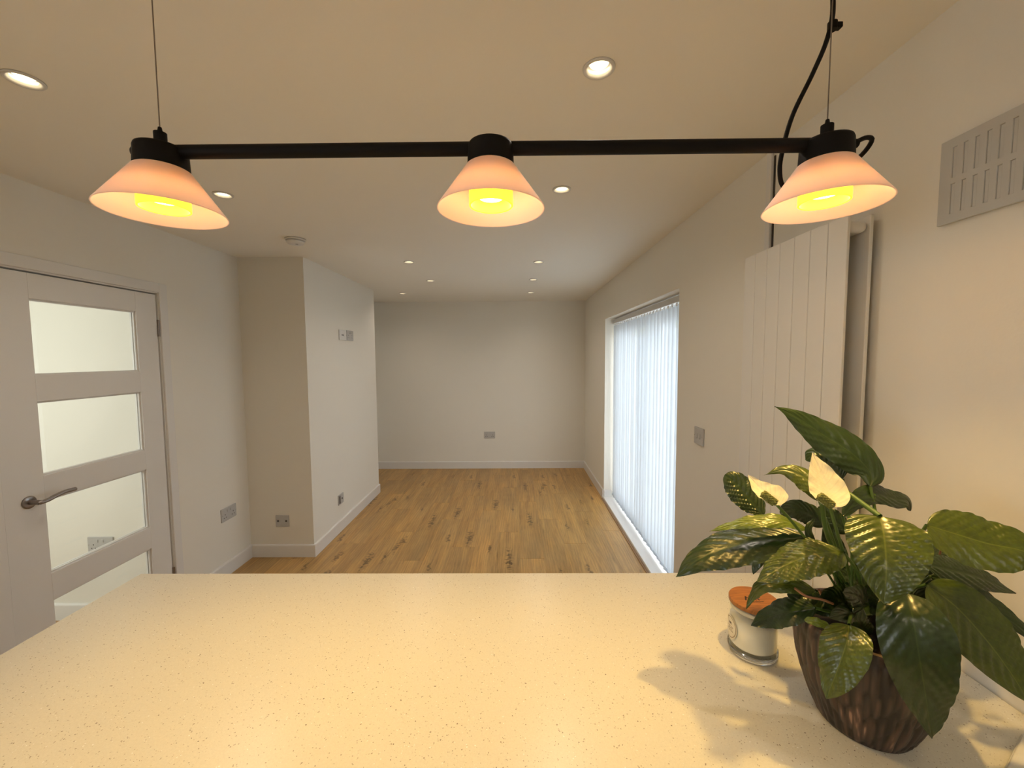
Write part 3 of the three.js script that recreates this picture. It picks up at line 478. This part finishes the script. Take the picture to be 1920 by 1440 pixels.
const STALKS = [{p:[[0.6987,1.0971,-0.79],[0.7272,1.2239,-0.8],[0.7191,1.3459,-0.82]],r:0.0028,t:1},
  {p:[[0.6987,1.0971,-0.79],[0.6821,1.2303,-0.81],[0.6948,1.3492,-0.86]],r:0.0028,t:1},
  {p:[[0.6558,1.0993,-0.77],[0.6407,1.2072,-0.79],[0.6021,1.3225,-0.8]],r:0.0022,t:1},
  {p:[[0.6558,1.0993,-0.77],[0.6044,1.1963,-0.79],[0.5528,1.2417,-0.81],[0.5057,1.2866,-0.82]],r:0.0022,t:1},
  {p:[[0.6558,1.0993,-0.77],[0.6101,1.1961,-0.77],[0.5647,1.2746,-0.78]],r:0.0028,t:1},
  {p:[[0.6676,1.106,-0.76],[0.6147,1.2068,-0.77],[0.5653,1.2596,-0.78]],r:0.0028,t:1},
  {p:[[0.6406,1.1089,-0.74],[0.6274,1.2076,-0.73],[0.5899,1.257,-0.72]],r:0.0028,t:1},
  {p:[[0.6558,1.0993,-0.77],[0.6068,1.1495,-0.75],[0.5584,1.1733,-0.74]],r:0.0028,t:1},
  {p:[[0.6558,1.0993,-0.77],[0.599,1.1265,-0.745],[0.5578,1.1402,-0.74]],r:0.0028,t:1},
  {p:[[0.7251,1.0971,-0.79],[0.6043,1.2659,-0.78],[0.5862,1.3779,-0.76],[0.5938,1.3626,-0.71],[0.5925,1.3499,-0.655]],r:0.0042,t:1},
  {p:[[0.7086,1.1006,-0.76],[0.7039,1.2277,-0.73],[0.7151,1.3164,-0.7]],r:0.0028,t:1},
  {p:[[0.7086,1.1006,-0.76],[0.7356,1.1755,-0.75],[0.7576,1.2244,-0.74]],r:0.0028,t:1},
  {p:[[0.7293,1.0953,-0.76],[0.7165,1.177,-0.73],[0.7217,1.2085,-0.7]],r:0.0028,t:1},
  {p:[[0.7293,1.0953,-0.76],[0.7561,1.1591,-0.76],[0.7896,1.1907,-0.76]],r:0.0028,t:1},
  {p:[[0.7293,1.0953,-0.76],[0.6684,1.195,-0.7],[0.6332,1.226,-0.645]],r:0.0032,t:1},
  {p:[[0.6406,1.1089,-0.74],[0.5921,1.1509,-0.7],[0.5597,1.1581,-0.665]],r:0.0028,t:1},
  {p:[[0.6987,1.0971,-0.79],[0.6748,1.213,-0.8],[0.6499,1.2919,-0.8]],r:0.0028,t:1},
  {p:[[0.6558,1.0993,-0.77],[0.6546,1.191,-0.8],[0.6323,1.265,-0.82]],r:0.002,t:1},
  {p:[[0.7251,1.0971,-0.79],[0.7149,1.2568,-0.8],[0.7285,1.3304,-0.82]],r:0.002,t:1},
  {p:[[0.6676,1.106,-0.76],[0.6759,1.1909,-0.8],[0.6786,1.2481,-0.82]],r:0.002,t:1},
  {p:[[0.6667,1.1042,-0.7626],[0.6891,1.1724,-0.7726],[0.6859,1.2518,-0.7613]],r:0.0032,t:2},
  {p:[[0.6525,1.1228,-0.7348],[0.6595,1.1477,-0.7448],[0.6503,1.1825,-0.7393]],r:0.0026,t:1},
  {p:[[0.7187,1.0807,-0.7896],[0.7201,1.1132,-0.7996],[0.6947,1.1536,-0.797]],r:0.0031,t:0},
  {p:[[0.7328,1.093,-0.7713],[0.7051,1.1579,-0.7813],[0.6875,1.2242,-0.7907]],r:0.0024,t:1},
  {p:[[0.7098,1.101,-0.7839],[0.6911,1.132,-0.7939],[0.6627,1.1687,-0.7949]],r:0.0027,t:2},
  {p:[[0.731,1.097,-0.7902],[0.7287,1.1655,-0.8002],[0.7237,1.242,-0.7952]],r:0.0025,t:0},
  {p:[[0.6252,1.1142,-0.7323],[0.6255,1.1949,-0.7423],[0.6262,1.2786,-0.7478]],r:0.0021,t:1},
  {p:[[0.7003,1.105,-0.7457],[0.7255,1.1537,-0.7557],[0.7367,1.2044,-0.7636]],r:0.0023,t:1},
  {p:[[0.6422,1.1051,-0.7614],[0.6565,1.1818,-0.7714],[0.6449,1.2716,-0.7548]],r:0.0026,t:1},
  {p:[[0.6541,1.1225,-0.7353],[0.646,1.1817,-0.7453],[0.6442,1.2461,-0.7469]],r:0.002,t:2},
  {p:[[0.7156,1.0928,-0.7717],[0.6878,1.153,-0.7817],[0.6688,1.2125,-0.795]],r:0.0031,t:2},
  {p:[[0.717,1.1036,-0.7556],[0.7365,1.1617,-0.7656],[0.7389,1.2226,-0.7723]],r:0.002,t:2},
  {p:[[0.725,1.0898,-0.8011],[0.7015,1.1718,-0.8111],[0.6883,1.2524,-0.8266]],r:0.0026,t:2},
  {p:[[0.7242,1.0877,-0.8044],[0.6934,1.1218,-0.8144],[0.6835,1.1539,-0.8294]],r:0.0031,t:2},
  {p:[[0.6284,1.1234,-0.7187],[0.6229,1.1558,-0.7287],[0.5928,1.2033,-0.7137]],r:0.0029,t:0},
  {p:[[0.7135,1.1129,-0.7341],[0.7278,1.1478,-0.7441],[0.7446,1.1878,-0.7466]],r:0.0018,t:1},
  {p:[[0.6516,1.0888,-0.7858],[0.6603,1.1513,-0.7958],[0.6663,1.2117,-0.812]],r:0.0018,t:0},
  {p:[[0.6719,1.1074,-0.7579],[0.6619,1.1889,-0.7679],[0.6195,1.2846,-0.7482]],r:0.0019,t:1},
  {p:[[0.7089,1.0973,-0.765],[0.702,1.1741,-0.775],[0.6852,1.2567,-0.7746]],r:0.003,t:2},
  {p:[[0.6965,1.101,-0.7595],[0.6982,1.1877,-0.7695],[0.6913,1.2861,-0.7549]],r:0.0028,t:0},
  {p:[[0.6917,1.0914,-0.7987],[0.7043,1.162,-0.8087],[0.6964,1.2418,-0.8009]],r:0.0032,t:1},
  {p:[[0.7378,1.0926,-0.7968],[0.7325,1.1685,-0.8068],[0.7071,1.2539,-0.798]],r:0.0028,t:0},
  {p:[[0.5116,1.1844,-0.73],[0.53,1.1721,-0.725],[0.5536,1.1691,-0.72],[0.5752,1.161,-0.72]],r:0.0022,t:3},
  {p:[[0.5566,1.1813,-0.73],[0.563,1.1691,-0.73],[0.5752,1.1557,-0.735]],r:0.0026,t:3},
  {p:[[0.7953,1.2615,-0.77],[0.8162,1.2509,-0.77],[0.8146,1.2277,-0.77],[0.812,1.2043,-0.77]],r:0.0016,t:3}];
const FLOWERS = [{spathe:{p:[[0.5379,1.352,-0.69],[0.5535,1.3678,-0.715],[0.5587,1.3941,-0.74],[0.5587,1.4288,-0.765]],w:0.0576,f:[-0.301,0.78,0.549],t:9,a:0.42,b:1.0,c:-0.15,r:0.25,s:0.0},spadix:[[0.5415,1.3548,-0.69],[0.5274,1.3682,-0.7]],stem:[[0.5434,1.3503,-0.697],[0.5564,1.3158,-0.7],[0.6134,1.2226,-0.74],[0.6676,1.1102,-0.77]]},
  {spathe:{p:[[0.4804,1.3411,-0.73],[0.4771,1.351,-0.75],[0.469,1.3581,-0.775],[0.459,1.3769,-0.8]],w:0.0468,f:[-0.263,0.815,0.517],t:9,a:0.42,b:1.1,c:-0.15,r:0.25,s:0.0},spadix:[[0.4684,1.3459,-0.728],[0.4528,1.3593,-0.738]],stem:[[0.4719,1.3443,-0.735],[0.507,1.3102,-0.745],[0.5542,1.2593,-0.76],[0.6208,1.1855,-0.77],[0.6681,1.0993,-0.77]]}];

// ---------------------------------------------------------------- candle jar
{
  const t = thing('candle_jar', 'glass candle jar with wooden lid standing beside the plant pot', 'candle', [0.560, TOP, -0.934]);
  const r = 0.0525, H = 0.118, wob = 0.5;
  part('glass_jar', lathe([[0.0001, 0.0005], [r - 0.006, 0.0005], [r - 0.002, 0.003], [r, 0.009], [r, H - 0.001], [r - 0.001, H], [r - 0.0022, H - 0.001], [r - 0.0025, 0.0175]].filter(q => q[1] >= 0.0175 || q[0] > r), 56), phys(lin(0.98, 1, 0.99), 0.02, { transmission: 1, thickness: 0, ior: 1.5 }), t);
  part('glass_base', lathe([[0.0001, 0.0004], [r - 0.006, 0.0004], [r - 0.002, 0.003], [r, 0.009], [r, 0.0172], [0.0001, 0.0172]], 56), phys(lin(0.97, 1, 0.99), 0.02, { transmission: 1, thickness: 0.016, ior: 1.45 }), t);
  part('wax', lathe([[0.0001, 0.0178], [r - 0.0075, 0.0198], [r - 0.0032, 0.025], [r - 0.0032, 0.083], [0.0001, 0.082]], 48), phys(lin(0.80, 0.77, 0.68), 0.5), t);
  const grain = tex(256, 256, (x, y) => {
    const u = x / 256, v = y / 256, n = noise(u * 5, v * 46, 5) * 0.6 + noise(u * 14, v * 120, 6) * 0.4; let l = 0.80 + 0.30 * (n - 0.5);
    const dx = (u - 0.46) * 100, dy = (v - 0.52) * 100;                                   // burnt-in mark: loose strokes and a loop
    const seg = (ax, ay, bx, by, w) => { const px = dx - ax, py = dy - ay, qx = bx - ax, qy = by - ay, k = clamp((px * qx + py * qy) / (qx * qx + qy * qy)); return Math.hypot(px - qx * k, py - qy * k) < w; };
    if (seg(-16, -6, -10, 6, 1.5) || seg(-10, 6, -5, -4, 1.3) || Math.abs(Math.hypot(dx - 1, dy - 5) - 4) < 1.2 || seg(5, 5, 5, -6, 1.3) || seg(11, -6, 11, 7, 1.4) || seg(11, 7, 17, 3, 1.4) || seg(17, 3, 11, 0, 1.3) || seg(-14, -13, 16, -12, 1.1)) l *= 0.32;
    return [0.78 * l, 0.50 * l, 0.24 * l];
  });
  const lidG = lathe([[0.0001, H + 0.0005], [r - 0.003, H + 0.0005], [r + 0.0005, H + 0.002], [r + 0.0005, H + 0.010], [r - 0.001, H + 0.012], [0.0001, H + 0.012]], 56), lp = lidG.attributes.position, lu = lidG.attributes.uv;
  for (let i = 0; i < lp.count; i++) lu.setXY(i, 0.5 + lp.getX(i) / (2.2 * r), 0.5 - lp.getZ(i) / (2.2 * r) + (lp.getY(i) - H) * 1.5);
  part('wooden_lid', lidG, phys(lin(1, 1, 1), 0.45, { map: grain }), t);
  part('lid_seal', lathe([[0.0001, H - 0.012], [r - 0.004, H - 0.012], [r - 0.0028, H - 0.010], [r - 0.0028, H + 0.0005], [0.0001, H + 0.0005]], 40), phys(lin(0.62, 0.58, 0.50), 0.5), t);
  // oval paper label following the jar
  const lab = tex(128, 160, (x, y) => {
    const u = (x - 64) / 64, v = (y - 80) / 80, e = Math.hypot(u, v); let c = [0.88, 0.85, 0.77];
    if (Math.abs(e - 0.86) < 0.035) c = [0.55, 0.48, 0.38];
    if (Math.abs(v - 0.35) < 0.10 && Math.abs(u) < 0.22 && noise(x / 5, y / 7, 2) > 0.35) c = [0.25, 0.2, 0.16];
    for (const [q, w] of [[0.05, 0.5], [-0.12, 0.42], [-0.29, 0.5]]) if (Math.abs(v - q) < 0.035 && Math.abs(u) < w && noise(x / 3, q * 50, 4) > 0.38) c = [0.42, 0.36, 0.30];
    return c;
  });
  const seg = 24, pos = [], uv = [], idx = [], a0 = -1.62, aw = 0.44, hh = 0.028, yc = 0.060, rr = r + 0.0004;
  pos.push(Math.sin(a0) * rr, yc, Math.cos(a0) * rr); uv.push(0.5, 0.5);
  for (let ring = 1; ring <= 4; ring++) for (let k = 0; k < seg; k++) { const q = k / seg * 6.2832, f = ring / 4, a = a0 + aw * f * Math.cos(q); pos.push(Math.sin(a) * rr, yc + hh * f * Math.sin(q), Math.cos(a) * rr); uv.push(0.5 + 0.5 * f * Math.cos(q), 0.5 + 0.5 * f * Math.sin(q)); }
  for (let k = 0; k < seg; k++) { const n = (k + 1) % seg; idx.push(0, 1 + k, 1 + n); for (let ring = 0; ring < 3; ring++) { const a = 1 + ring * seg + k, b = 1 + ring * seg + n, c = a + seg, d = b + seg; idx.push(a, c, d, a, d, b); } }
  const g = new THREE.BufferGeometry(); g.setAttribute('position', new THREE.Float32BufferAttribute(pos, 3)); g.setAttribute('uv', new THREE.Float32BufferAttribute(uv, 2)); g.setIndex(idx); g.computeVertexNormals();
  part('paper_label', g, phys(lin(1, 1, 1), 0.6, { map: lab, side: THREE.DoubleSide }), t);
}

// ---------------------------------------------------------------- folded white cloth at the right corner
{
  const cw = 0.145, cd = 0.12, layer = (w, d, y, s) => {
    const g = new RoundedBoxGeometry(w, 0.007, d, 4, 0.0033), p = g.attributes.position;
    for (let i = 0; i < p.count; i++) p.setY(i, p.getY(i) + y + 0.0012 * Math.sin(p.getX(i) * 60 + s) * Math.cos(p.getZ(i) * 45 + s));
    g.computeVertexNormals(); return g;
  };
  const t = thing('folded_cloth', 'folded white cloth at the right corner of the worktop', 'cloth', [0.893, TOP, -0.625], 0.535), m = std(lin(0.80, 0.79, 0.74), 0.95, { bumpMap: plasterBump, bumpScale: 0.0005 });
  part('lower_fold', layer(cw, cd, 0.005, 0), m, t); part('upper_fold', layer(cw - 0.004, cd - 0.006, 0.0125, 1.7), m, t);
}

// ---------------------------------------------------------------- potted peace lily
const POT = { x: 0.668, z: -0.754, h: 0.195 };
{
  const t = thing('potted_peace_lily', 'peace lily with broad glossy leaves and two white flowers in a bark-textured brown pot', 'potted plant', [0, 0, 0]);
  // pot: carved in long upright chips
  const prof = (v) => { const k = v; return 0.072 + 0.043 * Math.sin(Math.min(1, k * 0.86 + 0.02) * Math.PI * 0.5) + 0.006 * Math.sin(k * Math.PI) - 0.003 * smooth(0.88, 1, k); };
  const NU = 220, NV = 90, pos = [], uv = [], idx = [];
  const chip = (a, v) => {                                           // height of the carved relief, 0..1
    let best = 0; for (let L = 0; L < 2; L++) { const rows = 2.2 + L * 1.3, cols = 34 + L * 19, row = v * rows + 3 * noise(a * cols / 3, L, 6 + L, Math.round(cols / 3)); const r0 = Math.floor(row); const cu = a * cols + hash(r0, L, 8) * 7, c0 = Math.floor(cu), fu = Math.abs(cu - c0 - 0.5) * 2, fv = Math.abs(row - r0 - 0.5) * 2; best = Math.max(best, (1 - fu ** 1.6) * (1 - fv ** 3) * (0.55 + 0.45 * hash(c0 % cols, r0, 12 + L))); } return best;
  };
  for (let j = 0; j <= NV; j++) for (let i = 0; i <= NU; i++) {
    const v = j / NV, a = i / NU, an = a * Math.PI * 2, ch = chip(a % 1, v), rr = prof(v) + 0.0052 * (ch - 0.3) * smooth(0, 0.04, v) * (1 - smooth(0.975, 1, v));
    pos.push(Math.sin(an) * rr, v * POT.h, Math.cos(an) * rr); uv.push(a, v);
  }
  for (let j = 0; j < NV; j++) for (let i = 0; i < NU; i++) { const q = j * (NU + 1) + i; idx.push(q, q + 1, q + NU + 2, q, q + NU + 2, q + NU + 1); }
  const g = new THREE.BufferGeometry(); g.setAttribute('position', new THREE.Float32BufferAttribute(pos, 3)); g.setAttribute('uv', new THREE.Float32BufferAttribute(uv, 2)); g.setIndex(idx); g.computeVertexNormals();
  const potTex = tex(1024, 512, (x, y) => {
    const a = x / 1024, v = y / 512, ch = chip(a, v), s = noise(a * 110, v * 4, 31, 110) * 0.6 + noise(a * 260, v * 9, 32, 260) * 0.4, big = noise(a * 26, v * 3, 33, 26);
    const dark = [0.15, 0.125, 0.12], brown = [0.45, 0.345, 0.29], pale = [0.66, 0.52, 0.43];
    const k = clamp(0.16 + 0.85 * (ch - 0.25) + 0.85 * (s - 0.5) + 0.6 * (big - 0.5)), k2 = smooth(0.72, 0.95, k);
    return [0, 1, 2].map(i => mix(mix(dark[i], brown[i], k), pale[i], k2));
  });
  const pot = part('pot', g, phys(lin(1, 1, 1), 0.42, { map: potTex }), t); pot.position.set(POT.x, TOP + 0.001, POT.z);
  part('rim', lathe([[0.094, 0.16], [0.101, POT.h - 0.006], [0.104, POT.h], [prof(1) - 0.001, POT.h + 0.0005], [prof(1), POT.h - 0.001]], 64), std(lin(0.12, 0.085, 0.07), 0.6), pot);
  part('pot_base', lathe([[0.0001, 0], [0.0715, 0], [0.0715, 0.002], [0.0001, 0.002]], 48), std(lin(0.06, 0.045, 0.04), 0.6), pot);
  {
    const sg = new THREE.RingGeometry(0.0005, 0.101, 40, 10).rotateX(-Math.PI / 2), p = sg.attributes.position; for (let i = 0; i < p.count; i++) p.setY(i, 0.176 + 0.012 * noise(p.getX(i) * 130 + 40, p.getZ(i) * 130 + 40, 3)); sg.computeVertexNormals();
    part('soil', sg, std(lin(0.025, 0.017, 0.011), 0.95), t).position.set(POT.x, TOP, POT.z);
  }
  // leaves
  const leafTex = (base, vein, s) => tex(256, 512, (x, y) => {
    const v = Math.abs(x - 127.5) / 127.5, u = y / 512, n = noise(x / 6, y / 9, s) * 0.5 + noise(x / 28, y / 34, s + 1) * 0.5, ph = (u - 0.30 * v) * 9;
    const line = 1 - smooth(0.0, 0.10, Math.abs(ph - Math.round(ph))), mid = 1 - smooth(0.008, 0.035, v);
    const k = clamp(0.30 * line * (1 - v * 0.6) + 0.85 * mid), l = 0.86 + 0.28 * (n - 0.0) * 1.0;
    return [0, 1, 2].map(i => mix(base[i] * l, vein[i], k));
  });
  const leafMat = (b, vn, s, rough = 0.33) => phys(lin(1, 1, 1), rough, { map: leafTex(b, vn, s), side: THREE.DoubleSide, clearcoat: 0.3, clearcoatRoughness: 0.24 });
  const tones = [leafMat([0.15, 0.225, 0.075], [0.22, 0.29, 0.11], 11), leafMat([0.28, 0.335, 0.07], [0.40, 0.44, 0.15], 17), leafMat([0.38, 0.45, 0.12], [0.52, 0.56, 0.24], 23)];
  const dry = phys(lin(0.36, 0.17, 0.085), 0.7), stalkMats = [std(lin(0.05, 0.10, 0.02), 0.45), std(lin(0.09, 0.16, 0.03), 0.45), std(lin(0.15, 0.24, 0.05), 0.45), dry];
  function blade(d, thick = 0) {
    const c = new THREE.CatmullRomCurve3(d.p.map(q => V(...q)), false, 'centripetal'), F = V(...d.f), NUu = 84, NVv = 16, pos = [], uv = [], idx = [];
    const peak = d.a / (d.a + d.b), top = Math.pow(peak, d.a) * Math.pow(1 - peak, d.b);
    const T = new THREE.Vector3(), N = new THREE.Vector3(), S = new THREE.Vector3(), P = new THREE.Vector3();
    for (let i = 0; i <= NUu; i++) {
      const u = i / NUu; c.getPointAt(u, P); c.getTangentAt(u, T); N.copy(F).addScaledVector(T, -F.dot(T)).normalize(); S.crossVectors(T, N).normalize();
      let w = 0.5 * d.w * Math.pow(Math.max(u, 1e-4), d.a) * Math.pow(Math.max(1 - u, 1e-4), d.b) / top; w = Math.max(w, 0.0006);
      for (let j = 0; j <= NVv; j++) {
        const v = j / NVv * 2 - 1, av = Math.abs(v), sk = 1 + (d.s || 0) * Math.sign(v);
        const ph = (u - 0.30 * av) * 9, rip = d.r * 0.0027 * (Math.abs(Math.sin(ph * Math.PI)) - 0.6) * smooth(0.03, 0.3, av) * smooth(0.0, 0.12, u) * smooth(0, 0.18, 1 - u) * Math.min(1, w / 0.02);
        const edge = 0.0016 * Math.sin(u * 23 + v * 2 + d.w * 900) * av ** 3;
        const up = -d.c * w * (v * v) + 0.10 * w * (av - 0.0) + rip + edge - 0.0012 * (1 - smooth(0, 0.06, av));
        pos.push(P.x + S.x * v * w * sk + N.x * up, P.y + S.y * v * w * sk + N.y * up, P.z + S.z * v * w * sk + N.z * up); uv.push(j / NVv, u);
      }
    }
    for (let i = 0; i < NUu; i++) for (let j = 0; j < NVv; j++) { const q = i * (NVv + 1) + j; idx.push(q, q + 1, q + NVv + 2, q, q + NVv + 2, q + NVv + 1); }
    const g = new THREE.BufferGeometry(); g.setAttribute('position', new THREE.Float32BufferAttribute(pos, 3)); g.setAttribute('uv', new THREE.Float32BufferAttribute(uv, 2)); g.setIndex(idx); g.computeVertexNormals(); return g;
  }
  for (const d of LEAVES) part('leaf', blade(d), tones[d.t], t);
  for (const s of STALKS) part(s.t === 3 ? 'dry_stalk' : 'leaf_stalk', tube(s.p.map(q => V(...q)), s.r, 20, 8), stalkMats[s.t], t);
  const spatheTex = tex(128, 256, (x, y) => { const v = Math.abs(x - 63.5) / 63.5, u = y / 256, n = noise(x / 10, y / 14, 3), ph = (u - 0.2 * v) * 9, line = 1 - smooth(0, 0.12, Math.abs(ph - Math.round(ph))); const l = 0.95 + 0.05 * n - 0.05 * line; return [0.98 * l, 0.95 * l, 0.84 * l]; });
  const spatheMat = phys(lin(1, 1, 1), 0.8, { map: spatheTex, side: THREE.DoubleSide, transmission: 0.3, thickness: 0 }), spadixMat = std(lin(0.20, 0.21, 0.05), 0.7);
  FLOWERS.forEach((f) => {
    const fl = new THREE.Group(); fl.name = 'flower'; t.add(fl);
    part('spathe', blade(f.spathe), spatheMat, fl);
    const A = V(...f.spadix[0]), B = V(...f.spadix[1]), axis = B.clone().sub(A), len = axis.length(), gs = [new THREE.CapsuleGeometry(0.0058, len * 0.8, 6, 14)];
    for (let k = 0; k < 70; k++) { const y = (k / 69 - 0.5) * len * 1.05, a = k * 2.4, b = new THREE.IcosahedronGeometry(0.0019, 1); b.translate(Math.cos(a) * 0.006, y, Math.sin(a) * 0.006); gs.push(b); }
    const sp = part('spadix', gs, spadixMat, fl); sp.position.copy(A).add(B).multiplyScalar(0.5); sp.quaternion.setFromUnitVectors(V(0, 1, 0), axis.normalize());
    part('flower_stem', tube(f.stem.map(q => V(...q)), 0.0027, 24, 8), stalkMats[1], fl);
  });
}

renderer.render(scene, camera);
